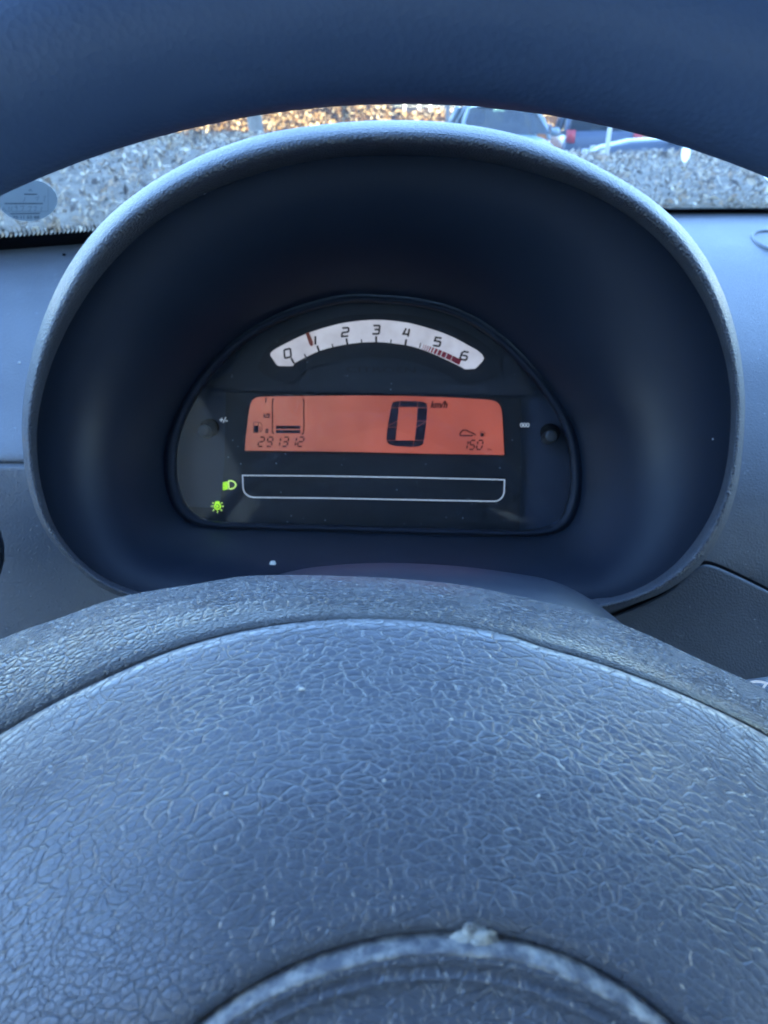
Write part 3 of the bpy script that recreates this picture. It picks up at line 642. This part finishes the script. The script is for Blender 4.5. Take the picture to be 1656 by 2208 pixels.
# display
CL = lambda pts: [(500 + x / 2.671, 820 + y / 2.671) for x, y in pts]
DL = DF - .0065
lcd = plate('display', CL([(75,405),(80,330),(100,170),(106,140),(118,115),(138,100),(165,95),(300,92),(700,88),(1000,90),(1300,101),(1480,112),(1515,120),(1538,136),(1552,165),(1558,220),(1568,430),(1100,422),(700,412),(350,407)]), DL, .002, M['lcd'], ic)
lp = lambda x, y: P(x, y, DL - .0002)
C2 = lambda pts: [(520 + x / 9.2, 840 + y / 9.2) for x, y in pts]
C3 = lambda pts: [(960 + x / 10.35, 900 + y / 10.35) for x, y in pts]
C8 = CL
ringo = CL([(918,150),(925,128),(950,120),(972,118),(1068,120),(1105,124),(1122,135),(1126,160),(1121,235),(1108,343),(1100,368),(1080,380),(1042,385),(940,379),(905,368),(892,352),(890,335),(896,268)])
ringi = CL([(962,157),(962,156),(963,155),(966,154),(1067,154),(1068,155),(1069,156),(1069,160),(1065,235),(1053,343),(1053,345),(1052,346),(1049,346),(945,346),(944,345),(944,343),(944,335),(951,268)])
nr = len(ringo); big = mk('speed_digit', [lp(*p) for p in ringo] + [lp(*p) for p in ringi], [(i, (i + 1) % nr, nr + (i + 1) % nr, nr + i) for i in range(nr)], M['lcdink'], lcd, smooth=False, recalc=False)
lq = lambda x, y: P(x, y, DL - .0003); sepm = mat('segment gap', (0.16, 0.06, 0.06), 0.6, emit=(0.45, 0.12, 0.1), estr=0.022); sg = MB()
for q in (((968,117),(965,156)), ((1070,119),(1069,156)), ((912,158),(963,158)), ((1068,158),(1127,159)), ((896,264),(958,232)), ((894,270),(950,270)), ((1064,234),(1122,235)), ((1058,272),(1120,238)), ((890,346),(946,345)), ((1052,345),(1108,347)), ((1049,346),(1042,386))): sg.add(*ribbon(CL(q), 1.2, lq))
sg.build('segment_gap', sepm, lcd, smooth=False, recalc=False)
for q in ([(690,718),(1175,716),(1173,780),(690,782)], [(690,805),(1175,803),(1175,868),(690,866)]): px = C2(q); mk('fuel_bar', [lp(*p) for p in px], [(0, 1, 2, 3)], M['lcdink'], lcd, smooth=False)
mark('fuel_scale', ribbon(C2([(660,182),(625,200),(620,300),(620,700),(620,860),(655,866)]), 2.5, lp), M['lcdink2'], lcd)
mark('fuel_scale', ribbon(C2([(1215,182),(1245,215),(1240,500),(1245,700),(1240,840),(1225,880),(1195,885)]), 2.5, lp), M['lcdink2'], lcd)
mark('fuel_scale_mark', ribbon(C2([(612,530),(655,530)]), 1.2, lp), M['lcdink2'], lcd)
for s, x, y, h in (('1', 573, 863.5, 9), ('1/2', 574, 897, 8.5), ('0', 575, 929.5, 9)): mark('fuel_scale_text', text_flat(s, x, y, h, lp, bold=.06, shear=.1), M['lcdink'], lcd)
mk('fuel_pump_symbol', [lp(*p) for p in C2([(245,718),(345,718),(345,840),(352,856),(235,856),(245,840)])], [(0, 1, 2, 3, 4, 5)], M['lcdink'], lcd, smooth=False)
mark('fuel_pump_symbol', ribbon(C2([(248,720),(248,645),(340,645),(340,720)]), 1.4, lp), M['lcdink'], lcd)
mark('fuel_pump_symbol', ribbon(C2([(345,655),(385,660),(410,700),(410,820),(390,835),(370,820),(368,740)]), 1.3, lp), M['lcdink2'], lcd)
SEG = {'1': 'bc', '2': 'abged', '3': 'abgcd', '9': 'abcdfg', '5': 'afgcd', '0': 'abcdef'}
def seg7(ch, x0, x1, y0, y1, m, slant=2.2):
    w = x1 - x0; h = y1 - y0; o = MB(); g_ = .10
    L = {'a': ((g_, 0), (1 - g_, 0)), 'b': ((1, g_), (1, .5 - .07)), 'c': ((1, .5 + .07), (1, 1 - g_)), 'd': ((g_, 1), (1 - g_, 1)), 'e': ((0, .5 + .07), (0, 1 - g_)), 'f': ((0, g_), (0, .5 - .07)), 'g': ((g_, .5), (1 - g_, .5))}
    for s in SEG[ch]:
        q = [(x0 + a * w + (.5 - b) * slant * 2, y0 + b * h) for a, b in L[s]]; o.add(*ribbon(q, 3.1, lp))
    o.build('counter_digit', m, lcd, smooth=False, recalc=False)
for ch, a, b_ in (('2',558,569),('9',576,587),('1',593,604),('3',610,621),('1',627,638),('2',643,654)): seg7(ch, a, b_, 942.5, 962.5, M['lcdink2'])
for ch, a, b_ in (('1',999,1008),('5',1013,1023.5),('0',1029,1040)): seg7(ch, a, b_, 949.5, 969, M['lcdink2'])
mark('range_unit', text_flat('km', 1056, 969, 5.5, lp, bold=.015), M['lcdink2'], lcd)
mark('speed_unit', text_flat('km/h', 946, 873, 14, lp, bold=.04, shear=.3, xs=.9), M['lcdink2'], lcd)
mark('range_symbol', ribbon(C3([(335,405),(330,370),(350,325),(395,288),(470,285),(540,325),(630,360),(680,400)]), 2.9, lp), M['lcdink2'], lcd)
mark('range_symbol', ribbon(C3([(335,405),(400,410),(620,405)]), 2.8, lp), M['lcdink2'], lcd)
mk('range_symbol', [lp(*p) for p in C3([(785,350),(860,345),(865,425),(785,430)])], [(0, 1, 2, 3)], M['lcdink'], lcd, smooth=False)
mark('range_symbol', ribbon(C3([(790,340),(800,310),(850,310),(880,330),(890,380),(875,420)]), 1.0, lp), M['lcdink2'], lcd)
# message window outline, telltales, knobs
mp_ = lambda x, y: P(x, y, DF - .0048)
oc = [(523,1025),(700,1026.5),(900,1030),(1088,1034.5),(1087,1058)] + [(1065 + 22 * math.cos(a), 1059 + 22 * math.sin(a)) for a in cuts(0, math.pi / 2, 6)] + [(900,1078),(700,1074),(546,1072.5)] + [(546 - 22 * math.sin(a), 1050 + 22 * math.cos(a)) for a in cuts(0, math.pi / 2, 6)]
mark('message_window_outline', ribbon(oc, 2.3, mp_, True), M['white'], ic)
for cx_, cy_ in ((695, 1050), (988, 1101)):
    sm = MB()
    for k in range(90):
        x_, y_ = random.gauss(cx_, 8), random.gauss(cy_, 9); w_ = random.uniform(.4, 1.0); sm.add([mp_(x_ - w_, y_), mp_(x_, y_ - w_), mp_(x_ + w_, y_), mp_(x_, y_ + w_)], [(0, 1, 2, 3)])
    sm.build('unlit_icon_dots', M['pocket'], ic, smooth=False, recalc=False)['kind'] = 'stuff'  # scattered dots stand for faint unlit icons
C4 = lambda pts: [(440 + x / 13.8, 1020 + y / 13.8) for x, y in pts]
tt = empty('dipped_beam_lamp', P(494, 1046, DF - .005) - ic.location); tt.parent = ic
mark('lamp_outline', ribbon(C4([(735,235),(800,228),(870,250),(920,290),(948,345),(930,400),(885,445),(810,475),(760,465),(735,420),(728,330)]), 2.6, mp_, True), M['green2'], tt)
for k in range(5): mark('beam_line', ribbon(C4([(560, 300 + k * 48), (705, 270 + k * 48)]), 2.9, mp_), M['green'], tt)
t2 = empty('side_light_lamp', P(468, 1092, DF - .005) - ic.location); t2.parent = ic
circ = lambda cx, cy, r, n=20: [(cx + r * math.cos(2 * math.pi * k / n), cy + r * math.sin(2 * math.pi * k / n)) for k in range(n)]
mark('bulb_outline', ribbon(C4(circ(400, 990, 88)), 2.9, mp_, True), M['green'], t2)
mk('bulb_core', [mp_(*p) for p in C4(circ(395, 990, 42))], [tuple(range(20))], M['green'], t2, smooth=False)
mk('bulb_cap', [mp_(*p) for p in C4([(335, 840), (455, 840), (470, 905), (322, 905)])], [(0, 1, 2, 3)], M['green'], t2, smooth=False)
for a in (0, 45, 90, 135, 180, -38, 218):
    c_, s_ = math.cos(R(a)), math.sin(R(a)); mark('light_ray', ribbon(C4([(398 + 135 * c_, 990 + 135 * s_), (398 + 190 * c_, 990 + 190 * s_)]), 2.0, mp_), M['green2'], t2)
mark('knob_symbol', text_flat('+/-', 481, 906, 11, lambda x, y: P(x, y, DF - .0052), bold=.03, shear=.2), M['white'], ic)
kz = MB()
for k in range(3): kz.add(*ribbon([(1124.5 + 6.8 * k + 2.7 * math.cos(t), 916.5 + 3.8 * math.sin(t)) for t in [6.283 * j / 12 for j in range(12)]], 1.6, mp_, True))
kz.build('knob_symbol', M['white'], ic, smooth=False, recalc=False)
for kx, ky, kr in ((447, 932, 13), (1180, 944, 14)):
    rr = kr / F * DF; c = P(kx, ky, DF)
    kb = MB().tube([c, c - AX * .009, c - AX * .0112, c - AX * .012], [rr, rr, rr * .85, rr * .5], 24).build('trip_knob', M['knob'], ic, autosmooth=40)
    q = P(kx + 6, ky - 10, DF - .0005); MB().tube([q, q - AX * .004], [rr * 1.5, rr * 1.35], 24).build('collar', M['black'], kb)

# ------------------------------------------------------------------ steering column
col = empty('steering_column', P(860, 1500, .26), 'dark plastic steering column cowl between wheel hub and instruments', 'steering column')
top_ = spline1([(380,1350),(480,1290),(560,1254),(640,1229),(740,1217),(860,1214),(1000,1222),(1120,1238),(1190,1252),(1260,1284),(1330,1335),(1420,1420)])
rows = []
for dy, d in ((30, .31), (6, .30), (0, .29), (2, .27), (14, .24), (60, .21), (260, .19), (700, .18)):
    rows.append([P(x, top_(x) + dy * (1 + .0), d) for x in cuts(390, 1410, 66)])
v, f = grid(rows); mk('cowl', v, f, M['shroud'], col)
stalk = empty('wiper_stalk', P(1500, 1570, .24), 'dark wiper stalk with a white symbol right of the wheel hub', 'stalk')
MB().tube([P(1250, 1610, .25), P(1450, 1580, .24), P(1640, 1553, .235), P(1850, 1530, .23), P(2050, 1510, .225), P(2080, 1508, .225)], [.009, .0115, .0125, .013, .012, .006], 20).build('lever', M['knee'], stalk)
smk = lambda x, y: P(x, y, .2275)
mark('wiper_symbol', ribbon([(1618, 1471), (1630, 1469.5), (1643, 1470.5), (1653, 1473.5), (1645, 1484)], 5.5, smk), M['white'], stalk)

# ------------------------------------------------------------------ steering wheel
sw = empty('steering_wheel', PM(0.002, -.1, .16), 'dark vinyl steering wheel with padded hub cover in the foreground', 'steering wheel')
# rim circle fitted to its inner edge
(x1, y1), (x2, y2), (x3, y3) = (0, 395), (850, 203), (1656, 356)
D_ = 2 * (x1 * (y2 - y3) + x2 * (y3 - y1) + x3 * (y1 - y2)); s1, s2, s3 = x1*x1+y1*y1, x2*x2+y2*y2, x3*x3+y3*y3
ux = (s1 * (y2 - y3) + s2 * (y3 - y1) + s3 * (y1 - y2)) / D_; uy = (s1 * (x3 - x2) + s2 * (x1 - x3) + s3 * (x2 - x1)) / D_; rpx = math.hypot(x1 - ux, y1 - uy)
DR = .172 * F / rpx; c = P(ux, uy, DR); RM = .172 + .0165
rows = []
for k in range(160):
    a = 2 * math.pi * k / 160; e1 = Vector((1, 0, 0)) * math.cos(a) + UP * math.sin(a)
    rows.append([c + e1 * RM + e1 * .0165 * math.cos(t) + AX * .0150 * math.sin(t) for t in [2 * math.pi * j / 32 for j in range(32)]])
rows.append(rows[0]); v, f = grid(rows, True); mk('rim', v, f, M['rim'], sw)
HX, HU = 0.0, -.100                          # hub centre, metric
seam = [(-300,1800),(-150,1680),(0,1585),(200,1478),(400,1398),(600,1353),(780,1340),(950,1350),(1100,1376),(1180,1403),(1261,1426),(1355,1457),(1436,1487),(1536,1530),(1650,1587),(1800,1680),(1950,1800)]
sil = [(-500,1640),(-300,1520),(0,1379),(160,1321),(237,1293),(309,1277),(435,1257),(522,1243),(604,1240),(700,1241),(860,1248),(1000,1262),(1100,1282),(1160,1295),(1254,1317),(1369,1357),(1536,1434),(1654,1487),(1900,1620),(2150,1780)]
fs, fl = spline1(seam), spline1(sil)
DS = .131
mpt = [((px - 828) / F * DS, (1104 - py) / F * DS) for px, py in seam]
ctrl = mpt + [(HX + .112, HU + .02), (HX + .115, HU - .02), (HX + .10, HU - .07), (HX + .05, HU - .098), (HX, HU - .10), (HX - .05, HU - .098), (HX - .10, HU - .07), (HX - .115, HU - .02), (HX - .112, HU + .02)]
er = star([(x, -y) for x, y in ctrl], HX, -HU)
# shell behind the pad
rows = []
xs_ = cuts(-420, 2080, 120)
for t, d, dy in ((0, .185, 260), (0, .172, 60), (0, .160, 12), (0, .1535, 1.5), (0, .150, 0), (.10, .1466, 0), (.25, .1426, 0), (.45, .1388, 0), (.65, .1361, 0), (.82, .1344, 0), (.93, .1337, 0), (1.0, .1342, 0), (1.02, .1365, 0), (1.06, .145, 0)):
    rows.append([P(x, fl(x) + (fs(x) - fl(x)) * t + dy, d) for x in xs_])
v, f = grid(rows); set_uv(mk('hub_shell', v, f, M['shell'], sw), [((xs_[i % len(xs_)] - 828) / F * .14, .0035 * (i // len(xs_))) for i in range(len(v))])
# padded hub cover (annulus) with an emblem well
EX, ER = .0060, .0488
def pad_d(rho): return .0860 + .0450 * rho ** 3.0
def pad_pt(a, rho, dd=0.0):
    r_ = er(a) * rho; return PM(HX + r_ * math.cos(a), HU + r_ * math.sin(a), pad_d(rho) + dd)
NP = 220; rows = []
def em_rho(a):                               # rho of the emblem well edge (circle round (HX+EX, HU))
    c_ = math.cos(a) * EX; r_ = c_ + math.sqrt(max(ER ** 2 - EX ** 2 + c_ * c_, 1e-9)); return r_ / er(a)
for i in range(3): rows.append([])
AN = [2 * math.pi * k / NP for k in range(NP)]
rows = [[pad_pt(a, em_rho(a) * .955, .0040) for a in AN], [pad_pt(a, em_rho(a) * .965, .0026) for a in AN], [pad_pt(a, em_rho(a) * .98, .0013) for a in AN], [pad_pt(a, em_rho(a), .0005) for a in AN], [pad_pt(a, em_rho(a) + .012, .0001) for a in AN]]
for i in range(1, 34):
    rows.append([pad_pt(a, em_rho(a) + .012 + (1 - em_rho(a) - .012) * i / 33) for a in AN])
rows.append([pad_pt(a, 1.004, .012) for a in AN])
PAD = [p for r in rows[4:] for p in r]
v, f = grid(rows, True)
def pad_uv(v):
    out = []
    for q in v:
        w = q - CAM; x, y = w.x - HX, w.dot(UP) - HU; a = (math.atan2(y, x) + math.pi / 2) % (2 * math.pi); r_ = math.hypot(x, y); out.append((a * .066, r_ * 1.12 + .6 * (w.dot(AX) - .086)))
    return out
pad = set_uv(mk('hub_cover', v, f, M['leather'], sw), pad_uv(v))
def on_pad(px, py): return min(PAD, key=lambda p: (to_px(p)[0] - px) ** 2 + (to_px(p)[1] - py) ** 2)
# emblem disc with a worn raised edge
rows = []; erx = []
for k, dd in ((.965, .006), (.960, .0024), (.952, .0010), (.94, .0003), (.925, .0003), (.912, .0011), (.902, .0012), (.894, .0007), (.886, .0008), (.875, .0014), (.86, .0016), (.80, .0016), (.6, .0016), (.4, .0016), (.2, .0016), (.02, .0016)):
    rows.append([pad_pt(a, em_rho(a) * k, dd) for a in AN])
v, f = grid(rows, True); f.append(tuple(range(len(v) - NP, len(v)))); set_uv(mk('emblem_disc', v, f, M['leather'], pad), [(q.x, (q - CAM).dot(UP)) for q in v])
wear = mat('scuffed edge', (0.3, 0.3, 0.3), 0.85); n = N(wear); n.out(Base_Color=n.mix(n.ramp(n.noise(330, 4, rough=.6), .42, .75), (0.12, 0.128, 0.15), (0.46, 0.455, 0.43)), Normal=n.bump(n.noise(1300, 4), .0003))
rows = []
AW = cuts(R(38), R(142), 150)
for k, dd in ((.966, .0030), (.960, .0014), (.952, .0005), (.945, .0001), (.937, .0003), (.930, .0014)):
    rows.append([pad_pt(a, em_rho(a) * (k + (.003 * noise.noise(Vector((a * 60, k * 30, 1))))), dd + .00035 * noise.noise(Vector((a * 90, k * 50, 5))) + .0012 * smooth(R(52), R(38), a) + .0012 * smooth(R(128), R(142), a)) for a in AW])
v, f = grid(rows); mk('scuffed_edge', v, f, wear, pad)
bm = bmesh.new(); bmesh.ops.create_icosphere(bm, subdivisions=4, radius=1); pc = on_pad(1022, 2000); pc = P(1022, 2046, to_px(pc)[2] - .0002)
vv = []
for q in bm.verts:
    s = 1 + .30 * noise.noise(q.co * 2.2) + .16 * noise.noise(q.co * 6) + .09 * noise.noise(q.co * 14)
    w = q.co * s; vv.append(pc + Vector((1, 0, 0)) * w.x * .0029 + UP * w.y * .0030 + AX * w.z * .0011)
foam = mat('torn pale foam', (0.5, 0.5, 0.46), 0.9); n = N(foam); n.out(Base_Color=n.mix(n.ramp(n.noise(600, 4), .4, .6), (0.13, 0.135, 0.14), (0.42, 0.42, 0.39)), Normal=n.bump(n.noise(1200, 4), .0006))
mk('torn_foam', vv, [tuple(x.index for x in q.verts) for q in bm.faces], foam, pad); bm.free()
# spokes to the rim
for s in (-1, 1):
    rows = []
    for t in cuts(0, 1, 10):
        p = PM(HX + s * (.085 + (RM - .087) * t), HU - .015 * t, .150 - .008 * t); w = .042 - .018 * t
        rows.append([p + UP * w * math.cos(a) + AX * .012 * math.sin(a) for a in [2 * math.pi * k / 20 for k in range(20)]])
    v, f = grid(rows, True); set_uv(mk('spoke', v, f, M['shell'], sw), [(q.x, (q - CAM).dot(UP)) for q in v])

# ------------------------------------------------------------------ crumbs and specks
DV = [o_.matrix_parent_inverse @ (q.co + root_loc(dash)) for o_ in dash.children for q in o_.data.vertices if o_.name.startswith(('top_pad', 'lower_panel'))]
def on_dash(px, py):
    near = sorted(DV, key=lambda p: (to_px(p)[0] - px) ** 2 + (to_px(p)[1] - py) ** 2)[:3]; return P(px, py, sum(to_px(p)[2] for p in near) / 3 - .0006)
def fleck(pos, sx, sy, label, m=None, rot=0.0):
    bm = bmesh.new(); bmesh.ops.create_icosphere(bm, subdivisions=2, radius=1); vv = []
    c_, s_ = math.cos(rot), math.sin(rot)
    for q in bm.verts:
        w = q.co * (1 + .25 * noise.noise(q.co * 1.7 + pos * 300)); x, y = w.x * sx, w.y * sy
        vv.append(pos + Vector((1, 0, 0)) * (x * c_ - y * s_) + UP * (x * s_ + y * c_) + AX * w.z * min(sx, sy) * .5)
    tag(mk('crumb', vv, [tuple(v.index for v in q.verts) for q in bm.faces], m or M['lint']), label, 'crumb'); bm.free()
fleck(on_shroud(587, 1218) - AX * .0004, .0018, .0018, 'round pale crumb on the dark shroud just above the wheel hub')
fleck(on_pad(652, 1480) - AX * .0002, .00050, .00026, 'tiny bright oblong crumb on the upper hub cover')
fleck(on_pad(502, 1710) - AX * .0002, .00030, .00018, 'tiny pale speck low on the left half of the hub cover')
fleck(on_pad(984, 1545) - AX * .0002, .00030, .00016, 'tiny pale speck right of the middle of the hub cover')
fleck(on_pad(1160, 1708) - AX * .0002, .00028, .00018, 'tiny slanting speck on the right half of the hub cover', rot=.9)
fleck(on_pad(830, 1672) - AX * .0002, .00024, .00014, 'tiny speck at the centre of the hub cover')
paint = mat('dried paint drop', (0.55, 0.58, 0.60), 0.6)
fleck(on_dash(19, 791), .0026, .0019, 'pale dried drop on the dashboard at the left edge of the picture', paint)
fleck(on_dash(42, 782), .0010, .0008, 'small pale drop beside the larger drop on the left dashboard', paint)
fleck(on_dash(138, 549), .0016, .0010, 'black fleck standing for a small hole on the dashboard beside the upper left of the hood', M['black'])  # hole in the pad drawn as a black fleck
fleck(on_shroud(1540, 955) - AX * .0003, .0004, .0005, 'tiny white fleck on the right inside wall of the hood')
fleck(on_shroud(446, 406) - AX * .0003, .0006, .0007, 'tiny white fleck at the upper left inner edge of the hood')
